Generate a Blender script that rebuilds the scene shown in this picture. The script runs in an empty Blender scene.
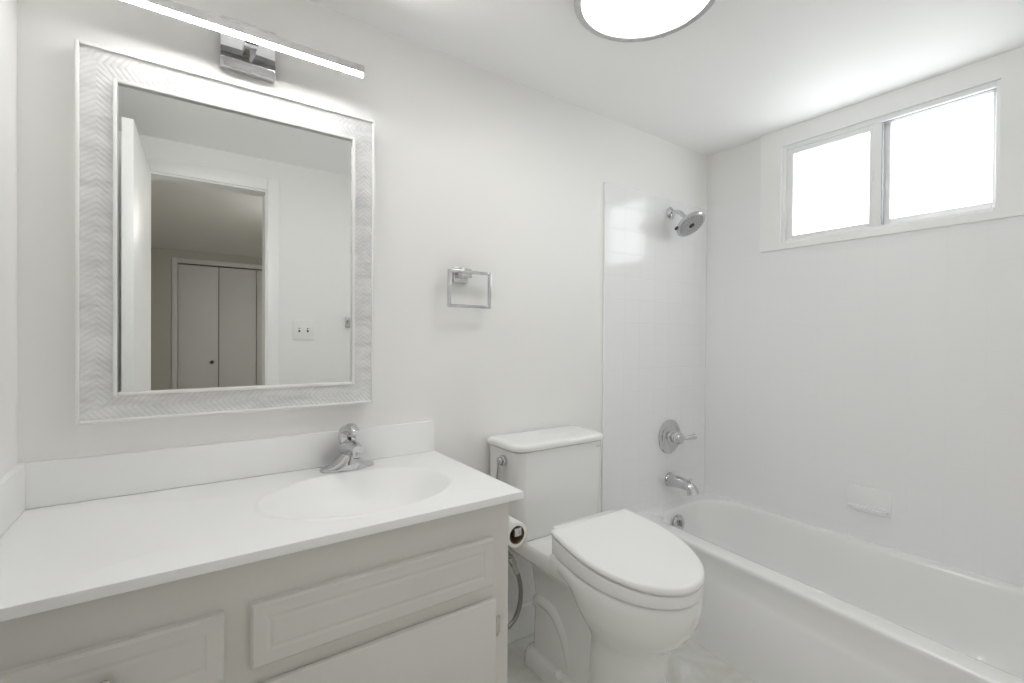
import bpy, bmesh, math, random
from mathutils import Vector, Matrix

S = bpy.context.scene
COL = S.collection
PI = math.pi
random.seed(4)

# ------------------------------------------------------------------ camera
FPX = 471.4
YAW, PITCH, ROLL = math.radians(35.06), math.radians(-0.48), math.radians(0.42)
CAM = Vector((0.0, 0.0, 1.1865))
_r = Vector((math.cos(YAW), -math.sin(YAW), 0)); _f = Vector((math.sin(YAW), math.cos(YAW), 0)); _u = Vector((0, 0, 1))
F = _f*math.cos(PITCH) + _u*math.sin(PITCH)
U0 = _u*math.cos(PITCH) - _f*math.sin(PITCH)
R = _r*math.cos(ROLL) + U0*math.sin(ROLL)
U = U0*math.cos(ROLL) - _r*math.sin(ROLL)
cd = bpy.data.cameras.new('camera'); cam = bpy.data.objects.new('camera', cd); COL.objects.link(cam)
cd.sensor_width = 36.0; cd.lens = FPX/1024*36.0; cd.clip_start = 0.02; cd.clip_end = 60
M = Matrix((R, U, -F)).transposed().to_4x4(); M.translation = CAM
cam.matrix_world = M
S.camera = cam

# ------------------------------------------------------------------ world, light levels, exposure
W = bpy.data.worlds.new('world'); S.world = W; W.use_nodes = True
W.node_tree.nodes['Background'].inputs[0].default_value = (0.86, 0.93, 1.0, 1)
W.node_tree.nodes['Background'].inputs[1].default_value = 1.0
DOME_POWER = 10.8      # ceiling light diffuser
BAR_POWER = 170.0       # LED strip over the mirror
WINDOW_POWER = 3.6     # frosted panes lit by the day outside
HALL_FILL_POWER = 200.0       # unseen lamp added beyond the door to brighten cabinet and hall
S.view_settings.view_transform = 'Standard'
S.view_settings.look = 'None'
S.view_settings.exposure = 0.08
S.view_settings.gamma = 1.0
S.view_settings.use_curve_mapping = False
S.cycles.use_denoising = True
S.cycles.max_bounces = 14; S.cycles.diffuse_bounces = 10; S.cycles.glossy_bounces = 6
S.cycles.sample_clamp_indirect = 6.0
S.cycles.caustics_reflective = False; S.cycles.caustics_refractive = False

# ------------------------------------------------------------------ materials
def mat(name, col, rough=0.5, metal=0.0, spec=0.5, coat=0.0):
    m = bpy.data.materials.new(name); m.use_nodes = True
    b = m.node_tree.nodes['Principled BSDF']
    b.inputs['Base Color'].default_value = (*col, 1); b.inputs['Roughness'].default_value = rough
    b.inputs['Metallic'].default_value = metal; b.inputs['Specular IOR Level'].default_value = spec
    b.inputs['Coat Weight'].default_value = coat; b.inputs['Coat Roughness'].default_value = 0.08
    return m
def nodes(m): return m.node_tree.nodes, m.node_tree.links, m.node_tree.nodes['Principled BSDF']
def noise_variation(m, c1, c2, scale, lo=0.35, hi=0.65, detail=4, bump=0.0, bscale=None, vec='Object', stretch=None):
    n, l, b = nodes(m)
    tc = n.new('ShaderNodeTexCoord'); nz = n.new('ShaderNodeTexNoise'); nz.inputs['Scale'].default_value = scale; nz.inputs['Detail'].default_value = detail
    src = tc.outputs[vec]
    if stretch:
        mp = n.new('ShaderNodeMapping'); mp.inputs['Rotation'].default_value = stretch[1]; mp.inputs['Scale'].default_value = stretch[0]; l.new(src, mp.inputs[0]); src = mp.outputs[0]
    l.new(src, nz.inputs['Vector'])
    cr = n.new('ShaderNodeValToRGB'); cr.color_ramp.elements[0].position = lo; cr.color_ramp.elements[1].position = hi
    cr.color_ramp.elements[0].color = (*c1, 1); cr.color_ramp.elements[1].color = (*c2, 1)
    l.new(nz.outputs[0], cr.inputs[0]); l.new(cr.outputs[0], b.inputs['Base Color'])
    if bump:
        bz = n.new('ShaderNodeTexNoise'); bz.inputs['Scale'].default_value = bscale; l.new(tc.outputs[vec], bz.inputs['Vector'])
        bp = n.new('ShaderNodeBump'); bp.inputs['Strength'].default_value = bump; bp.inputs['Distance'].default_value = 0.002
        l.new(bz.outputs[0], bp.inputs['Height']); l.new(bp.outputs[0], b.inputs['Normal'])
    return m
def emit(name, col, strength, rough=0.3):
    m = mat(name, (0.8, 0.8, 0.8), rough)
    b = m.node_tree.nodes['Principled BSDF']
    b.inputs['Emission Color'].default_value = (*col, 1); b.inputs['Emission Strength'].default_value = strength
    return m

PAINT = noise_variation(mat('wall_paint', (0.87, 0.868, 0.855), 0.42, spec=0.4), (0.878, 0.876, 0.860), (0.886, 0.884, 0.868), 2.0, bump=0.08, bscale=160)
CEIL = noise_variation(mat('ceiling_paint', (0.85, 0.85, 0.84), 0.6), (0.918, 0.918, 0.912), (0.925, 0.925, 0.919), 2.0, bump=0.06, bscale=140)
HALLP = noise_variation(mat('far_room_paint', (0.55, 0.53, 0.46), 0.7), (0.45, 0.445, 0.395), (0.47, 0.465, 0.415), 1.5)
TRIMW = noise_variation(mat('white_trim_paint', (0.86, 0.86, 0.85), 0.3), (0.915, 0.915, 0.908), (0.922, 0.922, 0.915), 3)
VINYL = noise_variation(mat('window_vinyl', (0.86, 0.87, 0.87), 0.3), (0.89, 0.895, 0.895), (0.90, 0.905, 0.905), 3)
CLOSET = noise_variation(mat('closet_door_paint', (0.66, 0.64, 0.62), 0.5), (0.60, 0.588, 0.583), (0.612, 0.60, 0.594), 2)
CABINET = noise_variation(mat('cabinet_paint', (0.57, 0.545, 0.50), 0.42), (0.705, 0.69, 0.655), (0.72, 0.705, 0.67), 5, bump=0.05, bscale=60)
COUNTER = noise_variation(mat('cultured_marble', (0.9, 0.9, 0.9), 0.36), (0.90, 0.902, 0.902), (0.91, 0.911, 0.91), 4)
CERAMIC = noise_variation(mat('vitreous_china', (0.83, 0.83, 0.815), 0.1, coat=0.4), (0.86, 0.862, 0.852), (0.872, 0.873, 0.864), 3)
SEATP = noise_variation(mat('seat_plastic', (0.85, 0.85, 0.84), 0.2), (0.885, 0.886, 0.882), (0.895, 0.895, 0.892), 3)
GLAZE = noise_variation(mat('white_glaze', (0.865, 0.866, 0.874), 0.13, coat=0.35), (0.885, 0.887, 0.896), (0.889, 0.891, 0.90), 2)
ENAMEL = noise_variation(mat('tub_enamel', (0.83, 0.83, 0.82), 0.14, coat=0.4), (0.868, 0.869, 0.866), (0.878, 0.879, 0.876), 2)
CHROME = noise_variation(mat('polished_chrome', (0.80, 0.80, 0.82), 0.07, 1.0), (0.60, 0.60, 0.615), (0.66, 0.66, 0.675), 6)
SATIN = noise_variation(mat('brushed_nickel', (0.62, 0.60, 0.57), 0.25, 1.0), (0.60, 0.58, 0.55), (0.65, 0.63, 0.60), 20)
ALU = noise_variation(mat('brushed_aluminium', (0.66, 0.66, 0.66), 0.28, 1.0), (0.50, 0.50, 0.50), (0.55, 0.55, 0.55), 30)
NOZZLE = noise_variation(mat('nozzle_grey', (0.30, 0.30, 0.31), 0.4), (0.28, 0.28, 0.29), (0.33, 0.33, 0.34), 30)
DARK = noise_variation(mat('dark_rubber', (0.05, 0.05, 0.05), 0.5), (0.045, 0.045, 0.045), (0.06, 0.06, 0.06), 30)
PAPER = noise_variation(mat('tissue_paper', (0.86, 0.85, 0.82), 0.9), (0.84, 0.83, 0.80), (0.88, 0.87, 0.85), 60, bump=0.2, bscale=300)
CARD = noise_variation(mat('cardboard', (0.20, 0.15, 0.075), 0.85), (0.18, 0.135, 0.065), (0.23, 0.17, 0.09), 50)
PLATE = noise_variation(mat('switch_plastic', (0.85, 0.85, 0.83), 0.3), (0.845, 0.845, 0.825), (0.856, 0.856, 0.838), 5)
MIRROR = mat('mirror_silver', (0.83, 0.845, 0.83), 0.0, 1.0)
noise_variation(MIRROR, (0.828, 0.843, 0.83), (0.834, 0.848, 0.835), 1.0)
BORDER = noise_variation(mat('white_lacquer', (0.86, 0.86, 0.84), 0.25), (0.85, 0.85, 0.83), (0.87, 0.87, 0.85), 6)
INK = noise_variation(mat('grey_print', (0.42, 0.41, 0.40), 0.4), (0.41, 0.40, 0.39), (0.43, 0.42, 0.41), 5)
DOME = emit('lit_acrylic_dome', (1.0, 0.995, 0.985), DOME_POWER)
STRIP = emit('lit_led_strip', (1.0, 0.99, 0.975), BAR_POWER)
PANE = emit('daylit_frosted_glass', (0.93, 0.965, 1.0), WINDOW_POWER, 0.35)
HALLFILL = emit('far_room_fill_dome', (1.0, 0.97, 0.93), HALL_FILL_POWER)

def tile_mat(name, axis, off, rough, coat, bump):
    """4 in glazed tile, fine pale grout, on the axis plane"""
    m = mat(name, (0.8, 0.8, 0.81), rough, coat=coat); n, l, b = nodes(m)
    tc = n.new('ShaderNodeTexCoord'); sp = n.new('ShaderNodeSeparateXYZ'); cb = n.new('ShaderNodeCombineXYZ')
    l.new(tc.outputs['Object'], sp.inputs[0])
    for k, (o, d) in enumerate(((axis, off[0]), ('Z', off[1]))):
        ad = n.new('ShaderNodeMath'); ad.operation = 'SUBTRACT'; l.new(sp.outputs[o], ad.inputs[0]); ad.inputs[1].default_value = d
        l.new(ad.outputs[0], cb.inputs[k])
    br = n.new('ShaderNodeTexBrick'); l.new(cb.outputs[0], br.inputs['Vector'])
    br.offset = 0.0; br.squash = 1.0
    br.inputs['Scale'].default_value = 1.0; br.inputs['Brick Width'].default_value = 0.109; br.inputs['Row Height'].default_value = 0.1075
    br.inputs['Mortar Size'].default_value = 0.0019; br.inputs['Mortar Smooth'].default_value = 0.6; br.inputs['Bias'].default_value = 0.0
    br.inputs['Color1'].default_value = (0.885, 0.887, 0.896, 1); br.inputs['Color2'].default_value = (0.889, 0.891, 0.90, 1); br.inputs['Mortar'].default_value = (0.872, 0.874, 0.882, 1)
    l.new(br.outputs['Color'], b.inputs['Base Color'])
    bp = n.new('ShaderNodeBump'); bp.invert = True; bp.inputs['Strength'].default_value = bump; bp.inputs['Distance'].default_value = 0.0015
    l.new(br.outputs['Fac'], bp.inputs['Height']); l.new(bp.outputs[0], b.inputs['Normal'])
    return m
TILE_BACK = tile_mat('glazed_tile_back', 'X', (1.5685, 1.5785), 0.14, 0.2, 0.35); TILE_SIDE = tile_mat('glazed_tile_side', 'Y', (1.49, 1.5785), 0.34, 0.0, 0.08)

def floor_mat():
    m = mat('stone_look_floor', (0.7, 0.7, 0.66), 0.3); n, l, b = nodes(m)
    tc = n.new('ShaderNodeTexCoord')
    nz = n.new('ShaderNodeTexNoise'); nz.inputs['Scale'].default_value = 6.5; nz.inputs['Detail'].default_value = 6; nz.inputs['Distortion'].default_value = 1.4
    l.new(tc.outputs['Object'], nz.inputs['Vector'])
    cr = n.new('ShaderNodeValToRGB'); e = cr.color_ramp.elements
    e[0].position = 0.36; e[0].color = (0.66, 0.655, 0.61, 1); e[1].position = 0.66; e[1].color = (0.78, 0.78, 0.765, 1)
    l.new(nz.outputs[0], cr.inputs[0])
    br = n.new('ShaderNodeTexBrick'); br.offset = 0; l.new(tc.outputs['Object'], br.inputs['Vector']); br.inputs['Scale'].default_value = 1.0
    br.inputs['Brick Width'].default_value = 0.305; br.inputs['Row Height'].default_value = 0.305; br.inputs['Mortar Size'].default_value = 0.0012
    mx = n.new('ShaderNodeMix'); mx.data_type = 'RGBA'; l.new(br.outputs['Fac'], mx.inputs[0]); l.new(cr.outputs[0], mx.inputs[6]); mx.inputs[7].default_value = (0.66, 0.655, 0.63, 1)
    l.new(mx.outputs[2], b.inputs['Base Color'])
    return m
FLOOR = floor_mat()

def carved_mat():
    """pale marbled mirror frame with carved herringbone ribs; uv.x runs along the side in metres, uv.y across it 0..1"""
    m = mat('carved_frame', (0.7, 0.7, 0.7), 0.38); n, l, b = nodes(m)
    uv = n.new('ShaderNodeUVMap'); sp = n.new('ShaderNodeSeparateXYZ'); l.new(uv.outputs[0], sp.inputs[0])
    def mth(op, a, b_):
        q = n.new('ShaderNodeMath'); q.operation = op
        for k, v in enumerate((a, b_)):
            if v is None: continue
            if isinstance(v, (int, float)): q.inputs[k].default_value = v
            else: l.new(v, q.inputs[k])
        return q.outputs[0]
    v = mth('ABSOLUTE', mth('SUBTRACT', sp.outputs[1], 0.5), None)
    ph = mth('ADD', mth('MULTIPLY', sp.outputs[0], 1/0.0135), mth('MULTIPLY', v, 3.6))
    wv = mth('PINGPONG', ph, 0.5)
    rib = mth('SMOOTH_MIN', mth('MULTIPLY', wv, 3.2), 1.0); rib.node.inputs[2].default_value = 0.4
    tc = n.new('ShaderNodeTexCoord'); mp = n.new('ShaderNodeMapping'); mp.inputs['Rotation'].default_value = (0, math.radians(-52), 0); mp.inputs['Scale'].default_value = (3, 3, 11)
    l.new(tc.outputs['Object'], mp.inputs[0])
    nz = n.new('ShaderNodeTexNoise'); nz.inputs['Scale'].default_value = 2.6; nz.inputs['Detail'].default_value = 7; nz.inputs['Roughness'].default_value = 0.65; nz.inputs['Distortion'].default_value = 0.5; l.new(mp.outputs[0], nz.inputs['Vector'])
    cr = n.new('ShaderNodeValToRGB'); e = cr.color_ramp.elements
    e[0].position = 0.32; e[0].color = (0.60, 0.605, 0.615, 1); e[1].position = 0.60; e[1].color = (0.80, 0.80, 0.80, 1)
    l.new(nz.outputs[0], cr.inputs[0])
    dk = n.new('ShaderNodeMix'); dk.data_type = 'RGBA'; dk.blend_type = 'MULTIPLY'; l.new(cr.outputs[0], dk.inputs[6]); dk.inputs[0].default_value = 0.07
    cg = n.new('ShaderNodeCombineXYZ')
    for k in range(3): l.new(rib, cg.inputs[k])
    l.new(cg.outputs[0], dk.inputs[7]); l.new(dk.outputs[2], b.inputs['Base Color'])
    bp = n.new('ShaderNodeBump'); bp.inputs['Strength'].default_value = 0.5; bp.inputs['Distance'].default_value = 0.0014
    l.new(rib, bp.inputs['Height']); l.new(bp.outputs[0], b.inputs['Normal'])
    return m
CARVED = carved_mat()

def braid_mat():
    m = mat('braided_steel', (0.5, 0.49, 0.47), 0.35, 1.0); n, l, b = nodes(m)
    tc = n.new('ShaderNodeTexCoord'); wv = n.new('ShaderNodeTexWave'); wv.inputs['Scale'].default_value = 90; wv.inputs['Distortion'].default_value = 2; wv.bands_direction = 'DIAGONAL'
    l.new(tc.outputs['Object'], wv.inputs['Vector'])
    cr = n.new('ShaderNodeValToRGB'); cr.color_ramp.elements[0].color = (0.22, 0.21, 0.19, 1); cr.color_ramp.elements[1].color = (0.55, 0.53, 0.5, 1)
    l.new(wv.outputs[0], cr.inputs[0]); l.new(cr.outputs[0], b.inputs['Base Color'])
    return m
BRAID = braid_mat()

# ------------------------------------------------------------------ mesh helpers
def merge(bm, part):
    me = bpy.data.meshes.new('tmp'); part.to_mesh(me); part.free(); bm.from_mesh(me); bpy.data.meshes.remove(me)
def box(bm, x0, x1, y0, y1, z0, z1, bev=0.0, seg=2):
    p = bmesh.new()
    vs = [p.verts.new((x, y, z)) for x in (x0, x1) for y in (y0, y1) for z in (z0, z1)]
    for q in ((0, 1, 3, 2), (4, 6, 7, 5), (0, 4, 5, 1), (2, 3, 7, 6), (0, 2, 6, 4), (1, 5, 7, 3)): p.faces.new([vs[i] for i in q])
    if bev: bmesh.ops.bevel(p, geom=p.edges[:], offset=bev, segments=seg, affect='EDGES', profile=0.5)
    bmesh.ops.recalc_face_normals(p, faces=p.faces[:])
    merge(bm, p)
def loft(bm, rings, cap0=True, cap1=True, closed=True):
    p = bmesh.new()
    V = [[p.verts.new(c) for c in r] for r in rings]
    for a, b in zip(V, V[1:]):
        n = len(a)
        for i in range(n if closed else n-1):
            j = (i+1) % n
            p.faces.new((a[i], a[j], b[j], b[i]))
    if cap0: p.faces.new(list(reversed(V[0])))
    if cap1: p.faces.new(V[-1])
    bmesh.ops.recalc_face_normals(p, faces=p.faces[:])
    merge(bm, p)
def frame_of(d):
    d = Vector(d).normalized(); a = Vector((0, 0, 1)) if abs(d.z) < 0.9 else Vector((1, 0, 0))
    x = a.cross(d).normalized(); return x, d.cross(x), d
def lathe(bm, o, d, prof, seg=40, cap0=True, cap1=True):
    x, y, d = frame_of(d); o = Vector(o)
    loft(bm, [[o + d*h + (x*math.cos(2*PI*i/seg) + y*math.sin(2*PI*i/seg))*max(r, 1e-5) for i in range(seg)] for r, h in prof], cap0, cap1)
def cyl(bm, a, b, r, seg=28, bev=0.0):
    a, b = Vector(a), Vector(b); L = (b-a).length
    pr = [(r, 0), (r, L)] if not bev else [(r-bev, 0), (r-bev*.3, bev*.3), (r, bev), (r, L-bev), (r-bev*.3, L-bev*.3), (r-bev, L)]
    lathe(bm, a, b-a, pr, seg)
def smooth_path(pts, n=8):
    P = [Vector(p) for p in pts]; out = []
    for i in range(len(P)-1):
        p0 = P[max(i-1, 0)]; p1 = P[i]; p2 = P[i+1]; p3 = P[min(i+2, len(P)-1)]
        for k in range(n):
            t = k/n
            out.append(0.5*((2*p1) + (p2-p0)*t + (2*p0-5*p1+4*p2-p3)*t*t + (3*p1-p0-3*p2+p3)*t**3))
    out.append(P[-1]); return out
def tube(bm, pts, r, seg=16, n=8, sx=1.0):
    """round (or flattened by sx) tube along a smoothed path; r number or list per control point"""
    P = smooth_path(pts, n); m = len(P)
    rr = [r]*m if not isinstance(r, (list, tuple)) else [r[min(int(i/n), len(r)-1)]*(1-(i % n)/n) + r[min(int(i/n)+1, len(r)-1)]*((i % n)/n) for i in range(m)]
    x = frame_of(P[1]-P[0])[0]; rings = []
    for i in range(m):
        d = (P[min(i+1, m-1)]-P[max(i-1, 0)]).normalized(); x = (x-d*x.dot(d)).normalized(); y = d.cross(x)
        rings.append([P[i] + (x*math.cos(2*PI*k/seg)*sx + y*math.sin(2*PI*k/seg))*rr[i] for k in range(seg)])
    loft(bm, rings)
def rrect(x0, x1, y0, y1, r, z, n=6):
    pts = []
    rs = r if isinstance(r, (list, tuple)) else [r]*4
    for (cx, cy, a0, q) in ((x1-rs[0], y1-rs[0], 0, rs[0]), (x0+rs[1], y1-rs[1], 90, rs[1]), (x0+rs[2], y0+rs[2], 180, rs[2]), (x1-rs[3], y0+rs[3], 270, rs[3])):
        for k in range(n+1):
            a = math.radians(a0+90*k/n); pts.append(Vector((cx+q*math.cos(a), cy+q*math.sin(a), z)))
    return pts

def obj(name, bm, m, parent=None, smooth=True, angle=35, at=None):
    """link bm (world coordinates) as one mesh object; its origin at `at` or at its parent's root"""
    base = Vector((0, 0, 0))
    if parent is not None:
        base = parent['_base_'] if False else BASE.get(parent.name, Vector((0, 0, 0)))
    elif at is not None: base = Vector(at)
    bm.normal_update()
    me = bpy.data.meshes.new(name)
    bmesh.ops.translate(bm, verts=bm.verts[:], vec=-base)
    bm.to_mesh(me); bm.free()
    if smooth:
        for p in me.polygons: p.use_smooth = True
        me.set_sharp_from_angle(angle=math.radians(angle))
    ms = m if isinstance(m, list) else [m]
    for q in ms: me.materials.append(q)
    o = bpy.data.objects.new(name, me); COL.objects.link(o)
    if parent is not None: o.parent = parent
    else: o.location = base
    BASE[o.name] = base
    return o
BASE = {}
def tag(o, label, cat, group=None):
    o['label'] = label; o['category'] = cat
    if group: o['group'] = group
    return o
def thing(name, label, cat, loc, group=None):
    o = bpy.data.objects.new(name, None); o.empty_display_size = 0.1; COL.objects.link(o); o.location = loc
    BASE[o.name] = Vector(loc)
    return tag(o, label, cat, group)
def struct(name, bm, m, label=None, cat=None, smooth=False, parent=None):
    o = obj(name, bm, m, parent, smooth=smooth)
    if parent is None:
        o['kind'] = 'structure'; o['label'] = label; o['category'] = cat
    return o
NB = bmesh.new

# ------------------------------------------------------------------ room constants
YB = 1.5; YF = -0.03; XL = -0.30; XR = 2.3425; ZC = 2.18; T = 0.12
HY = -3.8; HX0 = -1.6; HX1 = 2.0
OX0, OX1, OZ = -0.155, 0.402, 2.012             # door opening
WY0, WY1, WZ0, WZ1 = 0.372, 1.103, 1.640, 2.098  # window opening

# ------------------------------------------------------------------ room shell
bm = NB(); box(bm, HX0-T, XR+T, HY-0.7, YB+T, -0.1, 0.0); struct('floor', bm, FLOOR, 'pale stone look floor between the vanity and the tub', 'floor')
ADDED_CARPET = noise_variation(mat('far_room_added_carpet', (0.3, 0.28, 0.25), 0.95), (0.27, 0.25, 0.22), (0.33, 0.31, 0.28), 120, bump=0.4, bscale=400)
bm = NB(); box(bm, HX0, HX1, HY-0.62, YF-T, 0.0, 0.008); struct('floor_far', bm, ADDED_CARPET, 'unseen dark carpet added beyond the doorway to cut bounced light', 'floor')  # unseen dark floor layer, added to cut bounce onto the far ceiling
bm = NB(); box(bm, HX0-T, XR+T, HY-0.7, YB+T, ZC, ZC+0.1); struct('ceiling', bm, CEIL, 'smooth white painted ceiling with the round lamp', 'ceiling')
bm = NB(); box(bm, XL-T, XR+T, YB, YB+T, 0, ZC); struct('wall_back', bm, PAINT, 'off white painted wall behind the mirror and toilet', 'wall')
bm = NB(); box(bm, XL-T, XL, YF-T, YB, 0, ZC); struct('wall_left', bm, PAINT, 'off white painted wall at the left end of the vanity', 'wall')
bm = NB()
box(bm, XR, XR+T, YF-T, WY0, 0, ZC); box(bm, XR, XR+T, WY1, YB, 0, ZC); box(bm, XR, XR+T, WY0, WY1, 0, WZ0); box(bm, XR, XR+T, WY0, WY1, WZ1, ZC)
struct('wall_right', bm, PAINT, 'wall above the bathtub holding the window', 'wall')
bm = NB()
box(bm, XL, OX0, YF-T, YF, 0, ZC); box(bm, OX1, XR, YF-T, YF, 0, ZC); box(bm, OX0, OX1, YF-T, YF, OZ, ZC)
struct('wall_front', bm, PAINT, 'off white wall around the doorway seen in the mirror', 'wall')
# room beyond the doorway (seen in the mirror)
CX0, CX1, CZ = -0.035, 1.55, 2.03
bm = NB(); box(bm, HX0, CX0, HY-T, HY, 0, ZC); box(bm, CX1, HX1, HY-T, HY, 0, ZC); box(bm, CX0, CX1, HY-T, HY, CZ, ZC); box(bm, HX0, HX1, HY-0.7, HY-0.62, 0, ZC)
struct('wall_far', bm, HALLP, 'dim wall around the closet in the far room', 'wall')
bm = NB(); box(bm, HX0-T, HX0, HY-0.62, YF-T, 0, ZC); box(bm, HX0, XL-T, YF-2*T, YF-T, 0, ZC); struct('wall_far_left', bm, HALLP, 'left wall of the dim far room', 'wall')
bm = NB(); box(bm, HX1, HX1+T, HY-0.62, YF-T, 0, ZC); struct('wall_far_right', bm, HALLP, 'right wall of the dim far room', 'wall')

# baseboards
def baseboard(name, x0, x1, y0, y1, label):
    bm = NB(); box(bm, x0, x1, y0, y1, 0, 0.125, 0.004); struct(name, bm, TRIMW, label, 'baseboard')
baseboard('baseboard_back', 0.70, 1.545, YB-0.014, YB, 'white baseboard on the wall behind the toilet')

# tile surround
bm = NB(); box(bm, 1.548, XR-0.008, YB-0.010, YB, 0.0, 1.886, 0.003); struct('trim_1', bm, TILE_BACK, 'white glazed square tile panel behind the shower head', 'tile panel')
bm = NB(); box(bm, XR-0.010, XR, YF, 1.1985, 0.0, 1.613, 0.0); box(bm, XR-0.010, XR, 1.1985, YB-0.010, 0.0, 1.892, 0.0); struct('trim_2', bm, TILE_SIDE, 'white glazed square tile on the wall under the window', 'tile panel')
# flat casing around the window
bm = NB()
box(bm, XR-0.022, XR, WY1, 1.1985, 1.613, ZC); box(bm, XR-0.022, XR, YF, WY0, 1.613, ZC)
box(bm, XR-0.022, XR, WY0, WY1, 1.613, WZ0); box(bm, XR-0.022, XR, WY0, WY1, WZ1, ZC)
struct('trim_3', bm, TRIMW, 'flat white casing boards around the high window', 'window casing')

# ------------------------------------------------------------------ window: vinyl slider with frosted panes
def yz_frame(bm, x0, x1, y0, y1, z0, z1, wl, wr, wb, wt, bev=0.003):
    box(bm, x0, x1, y1-wl, y1, z0, z1, bev); box(bm, x0, x1, y0, y0+wr, z0, z1, bev)
    box(bm, x0, x1, y0+wr, y1-wl, z0, z0+wb, bev); box(bm, x0, x1, y0+wr, y1-wl, z1-wt, z1, bev)
bm = NB(); yz_frame(bm, XR-0.012, XR+0.07, WY0, WY1, WZ0, WZ1, 0.018, 0.014, 0.016, 0.022)
win = struct('window_1', bm, VINYL, 'white sliding window with frosted panes high above the tub', 'window', smooth=True)
bm = NB(); yz_frame(bm, XR-0.006, XR+0.022, 0.716, WY1-0.018, WZ0+0.012, WZ1-0.020, 0.030, 0.042, 0.022, 0.026)
s1 = struct('sash', bm, VINYL, parent=win, smooth=True)
bm = NB(); box(bm, XR+0.014, XR+0.019, 0.75, WY1-0.045, WZ0+0.03, WZ1-0.042); struct('pane', bm, PANE, parent=s1)
bm = NB(); box(bm, XR-0.012, XR-0.005, 0.742, 0.756, 1.845, 1.885, 0.002); struct('latch', bm, VINYL, parent=s1, smooth=True)
bm = NB(); yz_frame(bm, XR+0.028, XR+0.054, WY0+0.010, 0.742, WZ0+0.012, WZ1-0.002, 0.046, 0.018, 0.032, 0.012)
s2 = struct('sash', bm, VINYL, parent=win, smooth=True)
bm = NB(); box(bm, XR+0.046, XR+0.051, WY0+0.022, 0.705, WZ0+0.035, WZ1-0.010); struct('pane', bm, PANE, parent=s2)

DARK_STRIP = noise_variation(mat('window_dark_strip', (0.30, 0.31, 0.32), 0.6), (0.29, 0.30, 0.31), (0.32, 0.33, 0.34), 20)
bm = NB(); box(bm, XR-0.004, XR+0.024, 0.7145, 0.7165, WZ0+0.018, WZ1-0.020); box(bm, XR+0.000, XR+0.026, WY0+0.014, 0.7145, WZ1-0.0245, WZ1-0.0215); struct('dark_strip', bm, DARK_STRIP, parent=win)  # dark grey strips edging the left sash and topping the right pane

# ------------------------------------------------------------------ doorway, open door, closet doors
bm = NB()
CW = 0.056
for (y0, y1) in ((YF, YF+0.016),):
    box(bm, OX1-0.006, OX1+CW, y0, y1, 0, OZ+0.062, 0.004); box(bm, OX0-CW-0.02, OX0+0.0, y0, y1, 0, OZ+0.062, 0.004); box(bm, OX0, OX1-0.006, y0, y1, OZ-0.006, OZ+0.062, 0.004)
box(bm, OX1-0.014, OX1, YF-T, YF, 0, OZ); box(bm, OX0, OX0+0.012, YF-T, YF, 0, OZ); box(bm, OX0+0.012, OX1-0.014, YF-T, YF, OZ-0.014, OZ)
struct('trim_4', bm, TRIMW, 'white casing and jamb around the bathroom doorway', 'door casing', smooth=True)
def door_slab():
    bm = NB(); box(bm, -0.036, 0.0, 0.0, 0.672, 0.012, 2.004, 0.002)
    o = obj('door_1', bm, TRIMW, None); o['kind'] = 'structure'; o['label'] = 'white flush bathroom door standing open beside the left wall'; o['category'] = 'door'
    o.location = (-0.124, YF+0.018, 0); o.rotation_euler = (0, 0, math.radians(2.1))
door_slab()
doorleaf = [('door_2', CX0+0.004, 0.372), ('door_3', 0.378, 0.779), ('door_4', 0.785, 1.16), ('door_5', 1.166, CX1-0.004)]
for i, (nm, x0, x1) in enumerate(doorleaf):
    bm = NB(); box(bm, x0, x1, HY-0.045, HY-0.012, 0.012, CZ-0.012, 0.003)
    o = struct(nm, bm, CLOSET, ['grey closet door leaf with the knob, leftmost in the far room', 'second grey closet door leaf from the left', 'third grey closet door leaf from the left', 'last grey closet door leaf on the right'][i], 'door', smooth=True)
    if i in (0, 3):
        k = NB(); lathe(k, (x1-0.066 if i == 0 else x0+0.066, HY-0.012, 0.865), (0, 1, 0), [(0.010, 0), (0.010, 0.012), (0.019, 0.02), (0.019, 0.03), (0.0, 0.036)], 20)
        struct('knob', k, DARK, parent=o, smooth=True)
bm = NB(); box(bm, CX0-0.055, CX0, HY, HY+0.015, 0, CZ+0.055, 0.003); box(bm, CX1, CX1+0.055, HY, HY+0.015, 0, CZ+0.055, 0.003); box(bm, CX0, CX1, HY, HY+0.015, CZ, CZ+0.055, 0.003)
struct('trim_5', bm, CLOSET, 'painted casing around the closet doors in the far room', 'door casing', smooth=True)

# ------------------------------------------------------------------ ceiling lamp
LC = Vector((1.036, 0.852, ZC)); LR = 0.195
t = thing('ceiling_light', 'round flush ceiling lamp with white dome and thin metal rim', 'ceiling light', LC)
bm = NB(); lathe(bm, LC, (0, 0, -1), [(LR-0.045, 0), (LR-0.02, 0.03), (LR-0.006, 0.044), (LR, 0.052), (LR, 0.064), (LR-0.003, 0.066), (LR-0.020, 0.066), (LR-0.023, 0.060), (LR-0.03, 0.03), (0.02, 0.012)], 72); obj('rim', bm, ALU, t)
bm = NB(); lathe(bm, LC, (0, 0, -1), [(LR-0.024, 0.045), (LR-0.024, 0.060), (LR-0.028, 0.065), (LR-0.07, 0.072), (LR-0.12, 0.075), (0.0, 0.076)], 72); obj('diffuser', bm, DOME, t)
for k in range(3):
    a = math.radians(24+120*k); p = LC + Vector((math.cos(a), math.sin(a), 0))*(LR-0.004)
    bm = NB(); lathe(bm, p + Vector((0, 0, -0.066)), (0, 0, -1), [(0.0035, -0.004), (0.0035, 0.001), (0.002, 0.0025), (0, 0.003)], 12); obj('retaining_clip', bm, ALU, t)
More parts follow.
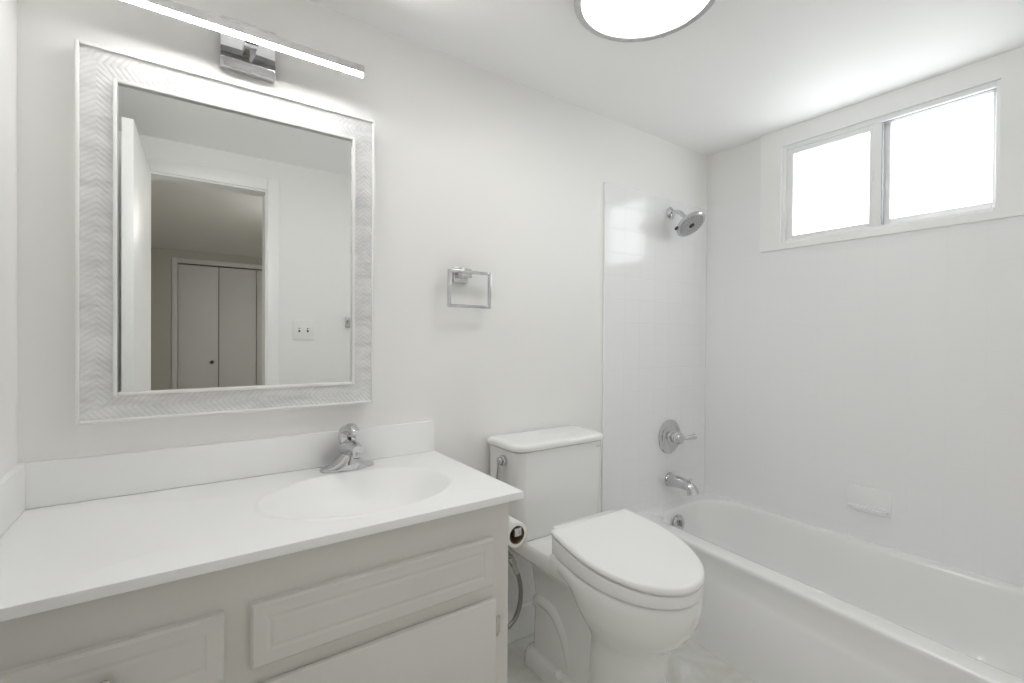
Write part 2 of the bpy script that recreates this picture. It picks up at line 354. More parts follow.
# added far room lamp, out of sight, fill light for the cabinet front
HL = Vector((1.0, -1.05, ZC))
t = thing('far_room_fill_lamp', 'unseen round ceiling lamp added beyond the doorway as fill light', 'ceiling light', HL)
bm = NB(); lathe(bm, HL, (0, 0, -1), [(0.12, 0), (0.13, 0.02), (0.125, 0.03)], 40); obj('base', bm, ALU, t)
bm = NB(); lathe(bm, HL, (0, 0, -1), [(0.12, 0.028), (0.11, 0.055), (0.06, 0.08), (0.0, 0.088)], 40); obj('diffuser', bm, HALLFILL, t)

# ------------------------------------------------------------------ vanity light bar
BX = 0.150; BZ = 1.965; BY = 1.408
t = thing('vanity_light', 'slim metal light bar with glowing strip mounted above the mirror', 'wall light', (BX, YB, BZ))
bm = NB(); box(bm, BX-0.066, BX+0.066, YB-0.026, YB, 1.905, 2.036, 0.0015); obj('backplate', bm, CHROME, t)
bm = NB(); box(bm, BX-0.016, BX+0.014, BY, YB-0.022, BZ-0.018, BZ+0.004, 0.001); obj('arm', bm, CHROME, t)
bm = NB(); box(bm, BX-0.290, BX+0.290, BY-0.014, BY+0.014, BZ-0.004, BZ+0.018, 0.001); box(bm, BX-0.290, BX+0.290, BY-0.0080, BY-0.0065, BZ-0.0156, BZ-0.004); obj('bar', bm, ALU, t, smooth=False)  # second box: added lip that shields wall and mirror frame from the strip
bm = NB(); box(bm, BX-0.288, BX+0.288, BY-0.0135, BY-0.0080, BZ-0.0145, BZ-0.004, 0.0012); obj('diffuser', bm, STRIP, t)

# ------------------------------------------------------------------ mirror
MX0, MX1, MZ0, MZ1 = -0.2005, 0.497, 0.978, 1.864
IX0, IX1, IZ0, IZ1 = -0.127, 0.431, 1.046, 1.790
MY = YB
t = thing('wall_mirror', 'large wall mirror in a pale carved herringbone frame above the sink', 'mirror', (0.15, YB, MZ0))
def ring_xz(bm, xo0, xo1, zo0, zo1, w, y0, y1, bev=0.0015):
    box(bm, xo0, xo0+w, y0, y1, zo0, zo1, bev); box(bm, xo1-w, xo1, y0, y1, zo0, zo1, bev)
    box(bm, xo0+w, xo1-w, y0, y1, zo0, zo0+w, bev); box(bm, xo0+w, xo1-w, y0, y1, zo1-w, zo1, bev)
# carved frame: four mitred flats with UVs
bm = NB(); uvl = bm.loops.layers.uv.new('uv')
ox0, ox1, oz0, oz1 = MX0+0.006, MX1-0.006, MZ0+0.006, MZ1-0.006; jx0, jx1, jz0, jz1 = IX0-0.006, IX1+0.006, IZ0-0.006, IZ1+0.006
YO, YI = MY-0.030, MY-0.026
def quad(a, b, c, d, uv):
    f = bm.faces.new([bm.verts.new(p) for p in (a, b, c, d)])
    for lp, w in zip(f.loops, uv): lp[uvl].uv = w
wx = jx0-ox0
quad((ox0, YO, oz1), (jx0, YI, jz1), (jx1, YI, jz1), (ox1, YO, oz1), [(-0.0, 1), (-wx, 0), (-(jx1-ox0), 0), (-(ox1-ox0), 1)])
quad((ox0, YO, oz0), (ox1, YO, oz0), (jx1, YI, jz0), (jx0, YI, jz0), [(0, 1), (-(ox1-ox0), 1), (-(jx1-ox0), 0), (-wx, 0)])
quad((ox0, YO, oz0), (jx0, YI, jz0), (jx0, YI, jz1), (ox0, YO, oz1), [(0, 1), (wx, 0), (jz1-oz0, 0), (oz1-oz0, 1)])
quad((ox1, YO, oz0), (ox1, YO, oz1), (jx1, YI, jz1), (jx1, YI, jz0), [(0, 1), (oz1-oz0, 1), (jz1-oz0, 0), (wx, 0)])
ring_xz(bm, MX0+0.004, MX1-0.004, MZ0+0.004, MZ1-0.004, 0.066, MY-0.024, MY)
fr = obj('frame', bm, CARVED, t, smooth=False)
bm = NB(); ring_xz(bm, MX0, MX1, MZ0, MZ1, 0.0075, MY-0.035, MY); obj('outer_border', bm, BORDER, t)
bm = NB(); ring_xz(bm, IX0-0.007, IX1+0.007, IZ0-0.007, IZ1+0.007, 0.0085, MY-0.033, MY-0.020); obj('inner_border', bm, BORDER, t)
bm = NB(); box(bm, IX0-0.004, IX1+0.004, MY-0.0225, MY-0.018, IZ0-0.004, IZ1+0.004); obj('glass', bm, MIRROR, t, smooth=False)

# ------------------------------------------------------------------ vanity cabinet
VX0, VX1, VY = XL+0.002, 0.694, 0.999
CT = 0.793; CB = 0.774
t = thing('vanity_cabinet', 'greige painted bathroom vanity cabinet under the white countertop', 'cabinet', (0.2, 1.25, 0))
bm = NB(); box(bm, VX0, VX1, VY, VY+0.018, 0.09, CB); box(bm, VX1-0.016, VX1, VY+0.018, YB-0.016, 0.0, CB); box(bm, VX0, VX0+0.016, VY+0.018, YB-0.002, 0.0, CB)
box(bm, VX0+0.016, VX1-0.016, VY+0.07, VY+0.085, 0, 0.09); box(bm, VX0+0.016, VX1-0.016, VY+0.018, YB-0.02, 0.09, 0.105)
obj('carcass', bm, CABINET, t, smooth=False)
def raised_front(x0, x1, z0, z1):
    """slab front with eased edge and a raised inner field"""
    bm = NB()
    def r(ix, y): return [Vector((x0+ix, y, z0+ix)), Vector((x1-ix, y, z0+ix)), Vector((x1-ix, y, z1-ix)), Vector((x0+ix, y, z1-ix))]
    y = VY
    loft(bm, [r(0, y), r(0, y-0.013), r(0.004, y-0.018), r(0.026, y-0.018), r(0.030, y-0.0171), r(0.033, y-0.0169), r(0.038, y-0.0179), r(0.040, y-0.018)])
    return bm
obj('false_drawer_front', raised_front(0.106, 0.640, 0.567, 0.687), CABINET, t, smooth=False)
def knob(x, z, par):
    bm = NB(); lathe(bm, (x, VY-0.018, z), (0, -1, 0), [(0.009, 0), (0.009, 0.002), (0.0055, 0.004), (0.0055, 0.012), (0.010, 0.016), (0.0145, 0.020), (0.0145, 0.025), (0.011, 0.028), (0.0, 0.029)], 28); obj('knob', bm, SATIN, par)
zs = [(0.567, 0.687), (0.420, 0.535), (0.272, 0.388), (0.125, 0.240)]
for (a, b) in zs:
    d = obj('drawer', raised_front(-0.270, 0.064, a, b), CABINET, t, smooth=False); knob(-0.1, (a+b)/2, d)
bm = NB(); box(bm, 0.118, 0.648, VY-0.018, VY, 0.125, 0.532, 0.004)
d = obj('door', bm, CABINET, t); knob(0.15, 0.40, d)
for z in (0.455, 0.19):
    bm = NB(); cyl(bm, (0.655, VY-0.006, z-0.024), (0.655, VY-0.006, z+0.024), 0.0045, 14, 0.001); box(bm, 0.655, 0.668, VY-0.003, VY, z-0.022, z+0.022, 0.0005); obj('hinge', bm, SATIN, t)

# ------------------------------------------------------------------ countertop with integral basin
BC = (0.384, 1.205); BRX, BRY = 0.232, 0.172
CX0_, CX1_, CY0_, CY1_ = XL, 0.721, 0.969, YB
t = thing('countertop', 'white one piece vanity countertop with oval sink basin and backsplash', 'countertop', (0.2, 1.25, CT))
bm = NB()
angs = [2*PI*i/120 for i in range(120)]
corners = [math.atan2((y-BC[1])*1.0, (x-BC[0])*1.0) % (2*PI) for x in (CX0_, CX1_) for y in (CY0_, CY1_)]
def edge_pt(a, ins=0.0):
    c, s = math.cos(a), math.sin(a); best = 1e9
    for (lim, q, o) in ((CX1_-ins, c, BC[0]), (CX0_+ins, c, BC[0]), (CY1_-ins, s, BC[1]), (CY0_+ins, s, BC[1])):
        if abs(q) > 1e-9:
            k = (lim-o)/q
            if k > 0: best = min(best, k)
    return BC[0]+c*best, BC[1]+s*best
angs = sorted(angs + corners)
prof = [(0.07, -0.118), (0.12, -0.117), (0.25, -0.112), (0.40, -0.102), (0.55, -0.086), (0.68, -0.066), (0.79, -0.044), (0.88, -0.023), (0.94, -0.0105), (0.97, -0.0045), (0.985, -0.0012), (1.0, 0.0012), (1.018, 0.003), (1.04, 0.0034), (1.06, 0.0022), (1.075, 0.0006), (1.09, 0.0)]
def ell(a, s, dz):
    c, sn = math.cos(a), math.sin(a); k = 1/math.sqrt((c/BRX)**2 + (sn/BRY)**2)
    return Vector((BC[0]+c*k*s, BC[1]+sn*k*s, CT+dz))
rings = [[ell(a, s, dz) for a in angs] for s, dz in prof]
rings.append([(Vector((*edge_pt(a, 0.004), CT))) for a in angs]); rings.append([(Vector((*edge_pt(a, 0.001), CT-0.0012))) for a in angs]); rings.append([(Vector((*edge_pt(a), CT-0.004))) for a in angs])
rings.append([(Vector((*edge_pt(a), CB))) for a in angs]); rings.append([(Vector((*edge_pt(a, 0.02), CB))) for a in angs])
rings += [[ell(a, s, dz-0.012) for a in angs] for s, dz in reversed([(0.07, -0.118), (0.4, -0.102), (0.7, -0.064), (0.95, -0.009)])]
loft(bm, rings, False, False)
obj('top_slab', bm, COUNTER, t, angle=40)
bm = NB(); box(bm, XL, 0.717, YB-0.018, YB, CT, 0.896, 0.003); obj('backsplash', bm, COUNTER, t)
bm = NB(); box(bm, XL, XL+0.016, CY0_+0.01, YB-0.018, CT, 0.896, 0.003); obj('side_splash', bm, COUNTER, t)
bm = NB(); lathe(bm, (BC[0], BC[1], CT-0.1195), (0, 0, 1), [(0.012, 0), (0.024, 0.001), (0.024, 0.004), (0.018, 0.006), (0.016, 0.003), (0.0, 0.003)], 28); obj('drain', bm, CHROME, t)

# ------------------------------------------------------------------ faucet
FX, FY = 0.408, 1.432
t = thing('faucet', 'chrome single lever faucet on the countertop behind the sink', 'faucet', (FX, FY, CT))
bm = NB(); rings = []
for i in range(41):
    x = -0.079+0.158*i/40; q = abs(x)/0.079; g = math.exp(-(x/0.036)**2)
    hw = (0.025+0.010*g)*math.sqrt(max(1-q**4, 0.0))+0.001; h = (0.009 + 0.050*g)*(1 - 0.6*max(0, (q-0.93)/0.07)); cy = -0.008*g
    rings.append([Vector((FX+x, FY+cy+hw*math.cos(PI*k/14), CT+h*math.sin(PI*k/14)**0.45)) for k in range(15)])
loft(bm, rings); obj('base', bm, CHROME, t, angle=60)
bm = NB(); tube(bm, [(FX, FY+0.010, CT+0.058), (FX, FY-0.02, CT+0.066), (FX, FY-0.055, CT+0.074), (FX, FY-0.082, CT+0.075), (FX, FY-0.098, CT+0.071)], [0.026, 0.024, 0.019, 0.016, 0.0145], 26)
cyl(bm, (FX, FY-0.088, CT+0.068), (FX, FY-0.089, CT+0.050), 0.0105, 24, 0.002); obj('spout', bm, CHROME, t, angle=50)
bm = NB(); cyl(bm, (FX, FY-0.0887, CT+0.052), (FX, FY-0.089, CT+0.048), 0.0085, 20); obj('aerator', bm, DARK, t)
bm = NB(); lathe(bm, (FX, FY+0.004, CT+0.052), (0, 0.05, 1), [(0.026, 0), (0.0265, 0.016), (0.025, 0.022), (0.021, 0.0235)], 32); obj('collar', bm, CHROME, t)
bm = NB(); lathe(bm, (FX, FY+0.006, CT+0.073), (0, 0.02, 1), [(0.021, 0), (0.0245, 0.005), (0.0260, 0.02), (0.0252, 0.032), (0.021, 0.044), (0.013, 0.052), (0.0, 0.055)], 36)
tube(bm, [(FX, FY+0.004, CT+0.108), (FX, FY-0.024, CT+0.122), (FX, FY-0.054, CT+0.125), (FX, FY-0.078, CT+0.118)], [0.017, 0.016, 0.013, 0.008], 20, sx=1.2)
h = obj('handle', bm, CHROME, t, angle=60)
bm = NB(); lathe(bm, (FX, FY-0.0195, CT+0.092), (0, -1, 0.1), [(0.0042, 0), (0.0042, 0.0025), (0, 0.003)], 14); obj('index_button', bm, DARK, h)

# ------------------------------------------------------------------ towel ring
t = thing('towel_ring', 'square chrome towel ring on the wall between mirror and shower tile', 'towel ring', (0.8, YB, 1.41))
bm = NB(); box(bm, 0.792, 0.850, YB-0.010, YB, 1.381, 1.436, 0.0015); box(bm, 0.800, 0.842, YB-0.052, YB-0.010, 1.396, 1.428, 0.0015); obj('mount', bm, CHROME, t)
bm = NB(); y0, y1 = YB-0.056, YB-0.046
ring_xz(bm, 0.747, 0.920, 1.290, 1.421, 0.0105, y0, y1, 0.0015); obj('ring', bm, CHROME, t)

# ------------------------------------------------------------------ switch plate and robe hook on the front wall (seen in the mirror)
t = thing('switch_plate', 'white double switch plate beside the doorway, seen in the mirror', 'light switch', (0.59, YF, 1.22))
bm = NB(); box(bm, 0.532, 0.648, YF, YF+0.007, 1.163, 1.280, 0.003); obj('plate', bm, PLATE, t)
for x in (0.567, 0.613):
    bm = NB(); box(bm, x-0.005, x+0.005, YF+0.007, YF+0.008, 1.210, 1.234, 0.0003); s = obj('slot', bm, DARK, t)
    bm = NB(); box(bm, x-0.004, x+0.004, YF+0.007, YF+0.018, 1.221, 1.230, 0.001); obj('toggle', bm, PLATE, s)
t = thing('robe_hook', 'small square chrome hook on the wall right of the switch plate', 'hook', (0.85, YF, 1.27))
bm = NB(); box(bm, 0.832, 0.868, YF, YF+0.008, 1.240, 1.304, 0.001); obj('plate', bm, CHROME, t)
bm = NB(); box(bm, 0.843, 0.857, YF+0.008, YF+0.045, 1.262, 1.276, 0.001); box(bm, 0.843, 0.857, YF+0.036, YF+0.045, 1.276, 1.294, 0.001); obj('prong', bm, CHROME, t)

# ------------------------------------------------------------------ toilet
TX = 1.145
t = thing('toilet', 'white two piece toilet with closed lid between vanity and tub', 'toilet', (TX, 1.2, 0))
def egg(yf, yb, hw, z, slope=0.0, k=0.62, c=0.09, n=44, x=TX):
    """plan outline: round nose at yf, nearly square back at yb"""
    L = []
    for i in range(n+1):
        a = PI/2*i/n; s = (1-math.cos(a))*k; L.append((hw*math.sqrt(max(0, 1-(1-s/k)**2)), s))
    for i in range(1, 9):
        s = k+(1-k)*i/8; L.append((hw*(1-c*((s-k)/(1-k))**2), s))
    pts = [Vector((x-h, yf+s*(yb-yf), z+slope*s*(yb-yf))) for h, s in L]
    pts += [Vector((x+h, yf+s*(yb-yf), z+slope*s*(yb-yf))) for h, s in reversed(L[1:])]
    return pts
bm = NB()
secs = [(0.0, 0.864, 1.09, 0.120), (0.010, 0.862, 1.09, 0.122), (0.03, 0.866, 1.09, 0.119), (0.10, 0.868, 1.08, 0.117), (0.22, 0.870, 1.07, 0.116), (0.255, 0.862, 1.07, 0.119), (0.285, 0.842, 1.08, 0.131),
        (0.31, 0.814, 1.09, 0.148), (0.335, 0.792, 1.10, 0.167), (0.365, 0.774, 1.12, 0.181), (0.40, 0.764, 1.15, 0.189), (0.42, 0.762, 1.165, 0.1915), (0.448, 0.764, 1.165, 0.1905), (0.453, 0.770, 1.16, 0.186)]
loft(bm, [egg(a, b, w, z, 0.10*min(1, max(0, (z-0.22)/0.18)), c=0.3 if z < 0.24 else 0.10 if z > 0.41 else 0.35) for z, a, b, w in secs])
# rear body, foot and deck that carries the tank
loft(bm, [rrect(TX-w, TX+w, y0, y1, r, z) for z, w, y0, y1, r in ((0, 0.118, 1.0, 1.400, 0.045), (0.03, 0.117, 1.0, 1.398, 0.045), (0.046, 0.110, 1.0, 1.39, 0.04), (0.052, 0.086, 1.0, 1.38, 0.035), (0.25, 0.080, 1.0, 1.375, 0.03), (0.35, 0.09, 1.0, 1.385, 0.03), (0.40, 0.13, 1.0, 1.40, 0.04))])
loft(bm, [rrect(TX-w, TX+w, y0, y1, 0.04, z) for z, w, y0, y1 in ((0.385, 0.12, 1.09, 1.42), (0.402, 0.148, 1.08, 1.45), (0.42, 0.158, 1.07, 1.465), (0.459, 0.160, 1.07, 1.467), (0.467, 0.154, 1.075, 1.462))])
# trapway relief on both flanks
for sg in (-1, 1):
    x = TX+sg*0.058
    tube(bm, [(x, 1.375, 0.205), (x, 1.33, 0.232), (x, 1.26, 0.228), (x, 1.205, 0.175), (x, 1.175, 0.10), (x, 1.165, 0.02)], [0.020, 0.030, 0.034, 0.032, 0.029, 0.027], 18)
    tube(bm, [(x, 1.36, 0.04), (x, 1.33, 0.10), (x, 1.285, 0.13), (x, 1.245, 0.09), (x, 1.235, 0.03)], [0.020, 0.026, 0.026, 0.022, 0.018], 16)
obj('bowl', bm, CERAMIC, t, angle=50)
bm = NB(); lathe(bm, (TX-0.100, 1.20, 0.044), (-0.1, 0, 1), [(0.016, 0), (0.016, 0.008), (0.012, 0.015), (0.0, 0.018)], 20); obj('bolt_cap', bm, SEATP, t)
bm = NB(); lathe(bm, (TX+0.100, 1.20, 0.044), (0.1, 0, 1), [(0.016, 0), (0.016, 0.008), (0.012, 0.015), (0.0, 0.018)], 20); obj('bolt_cap', bm, SEATP, t)
SL = 0.15; ZL = 0.494
def plate(bm, yf, yb, hw, z0, z1, sl0, sl1, er):
    """rounded-edge plate following the egg outline; er edge radius"""
    seq = [(0.5*er, z0, 0), (0.12*er, z0+0.2*er, 0.0), (0.0, z0+0.6*er, 0.02), (0.0, z1-1.0*er, .9), (0.12*er, z1-0.5*er, .95), (0.4*er, z1-0.15*er, 1), (1.0*er, z1, 1), (1.8*er, z1+0.0012, 1)]
    loft(bm, [egg(yf+i, yb-i, hw-i, z, sl0*(1-f)+sl1*f) for i, z, f in seq])
bm = NB(); plate(bm, 0.760, 1.150, 0.190, 0.4585, 0.491, 0.10, SL, 0.007); obj('seat', bm, SEATP, t, angle=50)
bm = NB(); plate(bm, 0.755, 1.160, 0.192, 0.4945, 0.518, SL, SL-0.01, 0.013); lid = obj('lid', bm, SEATP, t, angle=50)
bm = NB(); loft(bm, [rrect(TX-0.145+i, TX+0.145-i, 1.150, 1.195-i, 0.012, z) for i, z in ((0.002, 0.462), (0, 0.466), (0, 0.55), (0.003, 0.562), (0.01, 0.566))]); obj('hinge_cover', bm, SEATP, t)
# tank
bm = NB()
KX0, KX1, KZ = 0.940, 1.366, 0.789
def tank_ring(z, e, y0, y1=1.488): return rrect(KX0+e, KX1-e, y0, y1, [0.012, 0.012, 0.040, 0.040], z, 8)
loft(bm, [tank_ring(0.464, 0.020, 1.325), tank_ring(0.472, 0.012, 1.315), tank_ring(0.49, 0.008, 1.310), tank_ring(0.63, 0.004, 1.304), tank_ring(KZ-0.002, 0.002, 1.300)])
tk = obj('tank', bm, CERAMIC, t, angle=50)
bm = NB(); loft(bm, [rrect(KX0-0.009+i, KX1+0.008-i, 1.288+i, 1.490-i*0.3, [0.012, 0.012, 0.05, 0.05], KZ+z, 8) for i, z in ((0.006, 0.0015), (0.001, 0.004), (0.0, 0.008), (0.0, 0.016), (0.002, 0.022), (0.008, 0.0265), (0.018, 0.0285), (0.04, 0.0295))]); obj('tank_lid', bm, CERAMIC, t, angle=50)
LX, LZ = KX0+0.004, 0.750
bm = NB(); cyl(bm, (LX, 1.385, LZ), (LX-0.016, 1.385, LZ), 0.019, 28, 0.003); cyl(bm, (LX-0.014, 1.385, LZ), (LX-0.028, 1.385, LZ), 0.013, 24, 0.003)
tube(bm, [(LX-0.023, 1.385, LZ), (LX-0.024, 1.388, LZ-0.023), (LX-0.023, 1.392, LZ-0.048), (LX-0.022, 1.396, LZ-0.078)], [0.0075, 0.0065, 0.0065, 0.009], 14, sx=1.2); obj('flush_lever', bm, CHROME, t)
fc = bpy.data.curves.new('maker_mark', 'FONT'); fc.body = 'TOTO'; fc.size = 0.0085; fc.extrude = 0.0002; fc.align_x = 'CENTER'
fo = bpy.data.objects.new('tmp', fc); COL.objects.link(fo)
me = bpy.data.meshes.new_from_object(fo.evaluated_get(bpy.context.evaluated_depsgraph_get())); bpy.data.objects.remove(fo)
mk = bpy.data.objects.new('maker_mark', me); COL.objects.link(mk); me.materials.clear(); me.materials.append(INK)
mk.parent = t; mk.location = Vector((1.326, 1.3003, 0.766)) - BASE[t.name]; mk.rotation_euler = (math.radians(93.5), 0, 0)

# ------------------------------------------------------------------ water supply: stop valve and braided hose
t = thing('water_supply_line', 'braided metal water hose hanging beside the vanity behind toilet paper', 'hose', (1.03, 1.47, 0.2))
bm = NB(); tube(bm, [(0.966, 1.42, 0.470), (0.968, 1.42, 0.425), (1.002, 1.42, 0.36), (1.035, 1.42, 0.29), (1.045, 1.42, 0.22), (1.03, 1.42, 0.155), (0.99, 1.42, 0.12), (0.94, 1.425, 0.125)], 0.0085, 16); obj('hose', bm, BRAID, t)
bm = NB(); cyl(bm, (0.992, 1.42, 0.378), (1.012, 1.42, 0.343), 0.0135, 12, 0.002); cyl(bm, (1.012, 1.42, 0.343), (1.025, 1.42, 0.308), 0.0110, 16, 0.002); obj('coupling_nut', bm, SATIN, t)
bm = NB(); lathe(bm, (0.90, YB-0.0145, 0.15), (0, -1, 0), [(0.03, 0), (0.028, 0.006), (0.012, 0.008), (0.012, 0.05), (0.015, 0.055), (0.015, 0.085), (0.0, 0.086)], 28)
cyl(bm, (0.90, 1.425, 0.15), (0.90, 1.395, 0.15), 0.006, 14); lathe(bm, (0.90, 1.395, 0.15), (0, -1, 0), [(0.01, 0), (0.022, 0.002), (0.022, 0.012), (0.0, 0.014)], 10); cyl(bm, (0.905, 1.425, 0.145), (0.945, 1.425, 0.126), 0.0095, 16, 0.001); obj('stop_valve', bm, CHROME, t)

# ------------------------------------------------------------------ paper holder and nearly used roll on the side of the vanity
PX, PZ, PY0, PY1 = 0.744, 0.660, 1.030, 1.135
t = thing('paper_holder', 'chrome toilet paper holder fixed to the side of the vanity', 'toilet paper holder', (VX1, 1.15, PZ))
bm = NB(); box(bm, VX1+0.0005, VX1+0.008, 1.142, 1.192, PZ-0.025, PZ+0.028, 0.0015); obj('mount', bm, CHROME, t)
bm = NB(); box(bm, VX1+0.008, PX+0.011, 1.154, 1.178, PZ-0.009, PZ+0.0125, 0.0015); box(bm, PX-0.011, PX+0.011, PY0-0.006, 1.154, PZ-0.009, PZ+0.0125, 0.0015); obj('arm', bm, CHROME, t)
t = thing('toilet_paper_roll', 'nearly finished toilet paper roll hanging on the vanity side', 'toilet paper', (PX, PY0, PZ-0.008))
ctr = Vector((PX, PY0, PZ-0.0074))
bm = NB(); lathe(bm, ctr, (0, 1, 0), [(0.0245, 0.0), (0.033, 0.0), (0.034, 0.001), (0.034, 0.104), (0.033, 0.105), (0.0245, 0.105), (0.0245, 0.0)], 40, False, False)
loft(bm, [[Vector((PX+0.0335, y, PZ-0.006)), Vector((PX+0.0345, y, PZ-0.006)), Vector((PX+0.0335, y, PZ-0.030)), Vector((PX+0.026, y, PZ-0.048)), Vector((PX+0.025, y, PZ-0.048)), Vector((PX+0.0325, y, PZ-0.030))] for y in (PY0, PY1)])
obj('paper', bm, PAPER, t, angle=50)
bm = NB(); lathe(bm, ctr, (0, 1, 0), [(0.0228, -0.0005), (0.0244, -0.0005), (0.0244, 0.1055), (0.0228, 0.1055), (0.0228, -0.0005)], 36, False, False); obj('core', bm, CARD, t)

# ------------------------------------------------------------------ bathtub
ZR = 0.356
def ax(y): return 1.602 + 0.088*y            # outer edge of the front rim (the apron leans with it)
def ix(y): return ax(y) + 0.078              # inner edge of the front rim
t = thing('bathtub', 'white alcove bathtub with rounded rim beneath the window', 'bathtub', (2.0, 0.73, 0))
TY0, TY1 = YF+0.002, YB-0.0102
IX1_ = XR-0.010
def outer(off, z):
    return [Vector((IX1_-0.0, TY1, z)), Vector((ax(TY1)+off, TY1, z)), Vector((ax(TY0)+off, TY0, z)), Vector((IX1_-0.0, TY0, z))]
def densify(q, n=24):
    out = []
    for i in range(4):
        a, b = q[i], q[(i+1) % 4]
        out += [a.lerp(b, k/n) for k in range(n)]
    return out
def inner(ins, z, iy1=1.425, iy0=0.10):
    """rounded basin outline, matched point by point to the outer ring"""
    q = [Vector((2.300-ins, iy1-ins*0.55, z)), Vector((ix(iy1)+ins, iy1-ins*0.55, z)), Vector((ix(iy0)+ins, iy0+ins*2.2, z)), Vector((2.300-ins, iy0+ins*2.2, z))]
    pts = densify(q); c = (q[0]+q[1]+q[2]+q[3])/4
    rad = 0.15
    out = []
    for p in pts:
        v = p.copy()
        for j in range(4):
            A = q[j]; d1 = (q[j-1]-A).normalized(); d2 = (q[(j+1) % 4]-A).normalized()
            a = (p-A).dot(d1); b = (p-A).dot(d2)
            if a < rad*1.0 and b < rad*1.0 and a >= -1e-6 and b >= -1e-6:
                s = (b-a)/rad            # -1..1 along the corner
                th = (s+1)*PI/4
                v = A + d1*rad*(1-math.sin(th)) + d2*rad*(1-math.cos(th))
        out.append(v)
    return out
apron = [(-0.046, 0.0), (-0.036, 0.06), (-0.008, 0.225), (-0.001, 0.246), (0.003, 0.258), (0.005, 0.275), (0.005, 0.30), (0.004, 0.322), (0.0005, 0.336), (0.0, 0.346), (0.003, 0.351), (0.009, 0.3545), (0.018, ZR)]
rings = [densify(outer(o, z)) for o, z in apron]
rings += [inner(i, z) for i, z in ((-0.012, ZR), (-0.002, ZR-0.002), (0.006, ZR-0.007), (0.012, ZR-0.017), (0.018, ZR-0.04), (0.045, 0.18), (0.07, 0.10), (0.10, 0.066), (0.14, 0.058))]
bm = NB(); loft(bm, rings, False, True); obj('tub_shell', bm, ENAMEL, t, angle=50)
bm = NB(); lathe(bm, (1.985, 1.4075, 0.285), (0, -1, 0.12), [(0.042, 0), (0.042, 0.004), (0.036, 0.011), (0.020, 0.013), (0.0, 0.0135)], 36); ov = obj('overflow_plate', bm, CHROME, t)
bm = NB(); box(bm, 1.9815, 1.9905, 1.376, 1.394, 0.278, 0.306, 0.002); obj('trip_lever', bm, CHROME, ov)
bm = NB(); lathe(bm, (2.02, 1.20, 0.0582), (0, 0, 1), [(0.034, 0), (0.034, 0.003), (0.02, 0.004), (0.0, 0.0035)], 28); obj('drain', bm, CHROME, t)

# ------------------------------------------------------------------ tub and shower fittings on the tiled end wall
YT = YB-0.010
t = thing('tub_spout', 'chrome tub spout on the tiled wall above the overflow plate', 'tub spout', (2.03, YT, 0.475))
bm = NB(); lathe(bm, (2.025, YT, 0.474), (0, -1, 0), [(0.036, 0), (0.036, 0.006), (0.033, 0.010), (0.033, 0.02)], 32)
tube(bm, [(2.025, YT-0.015, 0.474), (2.025, YT-0.06, 0.474), (2.025, YT-0.105, 0.470), (2.025, YT-0.128, 0.458), (2.025, YT-0.138, 0.436)], [0.033, 0.029, 0.025, 0.025, 0.030], 26); obj('spout', bm, CHROME, t, angle=50)
bm = NB(); cyl(bm, (2.025, YT-0.122, 0.484), (2.025, YT-0.122, 0.500), 0.005, 14); lathe(bm, (2.025, YT-0.122, 0.498), (0, 0, 1), [(0.006, 0), (0.009, 0.004), (0.007, 0.009), (0, 0.011)], 16); obj('diverter_knob', bm, CHROME, t)
VC = Vector((2.022, YT, 0.692))
t = thing('shower_valve', 'round chrome shower valve with lever on the tiled wall', 'shower valve', VC)
bm = NB(); lathe(bm, VC, (0, -1, 0), [(0.086, 0), (0.086, 0.003), (0.080, 0.008), (0.066, 0.010), (0.062, 0.0085), (0.052, 0.013), (0.040, 0.015)], 56); obj('escutcheon', bm, CHROME, t)
bm = NB(); lathe(bm, VC+Vector((0, -0.013, 0)), (0, -1, 0), [(0.034, 0), (0.034, 0.004), (0.026, 0.008), (0.024, 0.028), (0.029, 0.034), (0.029, 0.050), (0.022, 0.060), (0.0, 0.062)], 36); hb = obj('hub', bm, CHROME, t)
bm = NB(); a = VC+Vector((0.015, -0.054, 0)); tube(bm, [a, a+Vector((0.022, -0.010, -0.002)), a+Vector((0.046, -0.020, 0.000)), a+Vector((0.076, -0.032, 0.004))], [0.012, 0.009, 0.011, 0.0145], 18); obj('lever', bm, CHROME, t)
FC = Vector((2.012, YT, 1.817))
t = thing('showerhead', 'chrome shower head on a short arm at the top of the tile', 'shower head', FC)
bm = NB(); lathe(bm, FC, (0, -1, 0), [(0.030, 0), (0.030, 0.003), (0.022, 0.010), (0.012, 0.014)], 32); obj('flange', bm, CHROME, t)
bm = NB(); HN = Vector((0.0, -0.62, -0.78)).normalized(); HB = Vector((2.012, YT-0.088, 1.776))
tube(bm, [FC+Vector((0, -0.005, 0)), FC+Vector((0, -0.035, 0.0)), FC+Vector((0, -0.062, -0.014)), HB], 0.0105, 18); obj('arm', bm, CHROME, t)
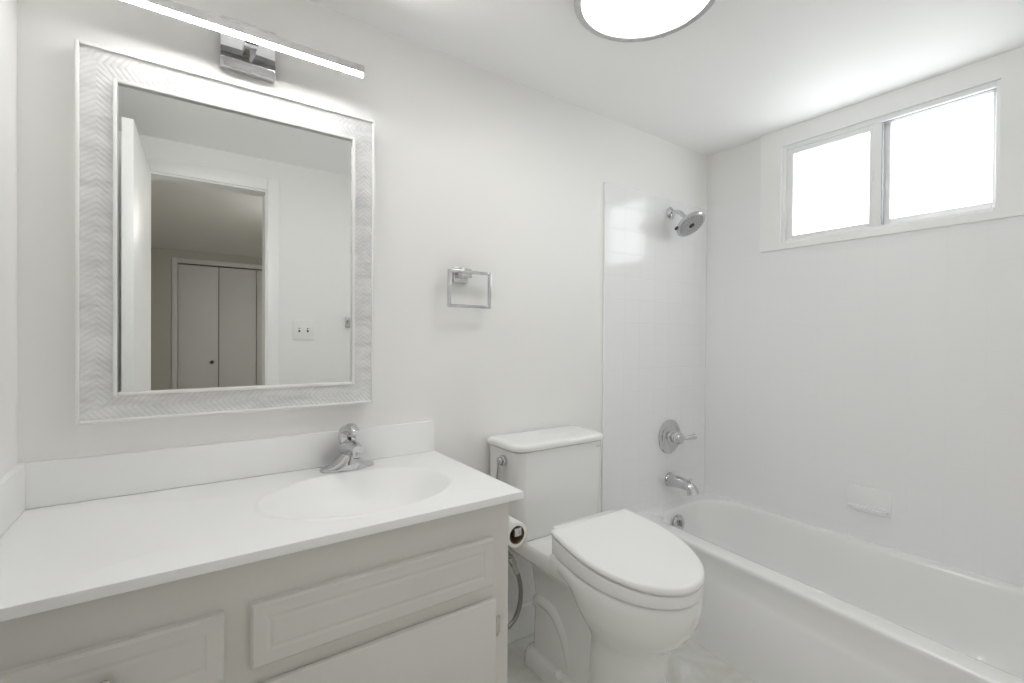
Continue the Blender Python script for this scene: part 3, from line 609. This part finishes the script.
bm = NB(); lathe(bm, HB - HN*0.004, HN, [(0.013, 0), (0.017, 0.004), (0.017, 0.012), (0.021, 0.016), (0.030, 0.022), (0.052, 0.030), (0.068, 0.038), (0.074, 0.045), (0.075, 0.056), (0.071, 0.059), (0.066, 0.058), (0.0, 0.058)], 56); hd = obj('head', bm, CHROME, t, angle=40)
fcen = HB + HN*0.054; xx, yy, _ = frame_of(HN)
bm = NB(); lathe(bm, fcen, HN, [(0.062, 0), (0.062, 0.0012), (0.05, 0.002), (0.0, 0.002)], 40); fp = obj('spray_face', bm, ALU, t)
bm = NB()
for rr, n in ((0.056, 26), (0.046, 20), (0.036, 16), (0.026, 11)):
    for k in range(n):
        a = 2*PI*k/n; c = fcen + (xx*math.cos(a)+yy*math.sin(a))*rr
        lathe(bm, c, HN, [(0.0024, 0), (0.0024, 0.003), (0.0012, 0.0042)], 8)
nz = obj('nozzles', bm, NOZZLE, fp); nz['kind'] = 'stuff'
bm = NB(); lathe(bm, fcen, HN, [(0.014, 0), (0.014, 0.004), (0.009, 0.006), (0, 0.006)], 24); obj('centre_button', bm, DARK, fp)
bm = NB(); dl = (xx*(-R.dot(xx)) + yy*(-R.dot(yy))).normalized(); p = HB + HN*0.044 + dl*0.070
tube(bm, [p, p+dl*0.008+HN*0.002, p+dl*0.016+HN*0.006], [0.008, 0.0075, 0.006], 14); obj('spray_lever', bm, DARK, t)

# ------------------------------------------------------------------ soap dish on the long tiled wall
t = thing('soap_dish', 'white ceramic soap dish set in the tile above the tub', 'soap dish', (XR-0.010, 0.742, 0.52))
xs = XR-0.010
bm = NB(); box(bm, xs-0.005, xs+0.001, 0.664, 0.820, 0.470, 0.575, 0.002); obj('back', bm, GLAZE, t)
bm = NB()
def lip(y0, y1, d, z): return [Vector((xs-0.003, y1, z)), Vector((xs-0.003-d*0.7, y1-0.004, z)), Vector((xs-0.003-d, y1-0.018, z)), Vector((xs-0.003-d, y0+0.018, z)), Vector((xs-0.003-d*0.7, y0+0.004, z)), Vector((xs-0.003, y0, z))]
loft(bm, [lip(0.684, 0.800, 0.008, 0.470), lip(0.676, 0.808, 0.022, 0.482), lip(0.671, 0.813, 0.030, 0.495), lip(0.672, 0.812, 0.029, 0.499), lip(0.682, 0.802, 0.022, 0.496)]); obj('tray', bm, GLAZE, t)
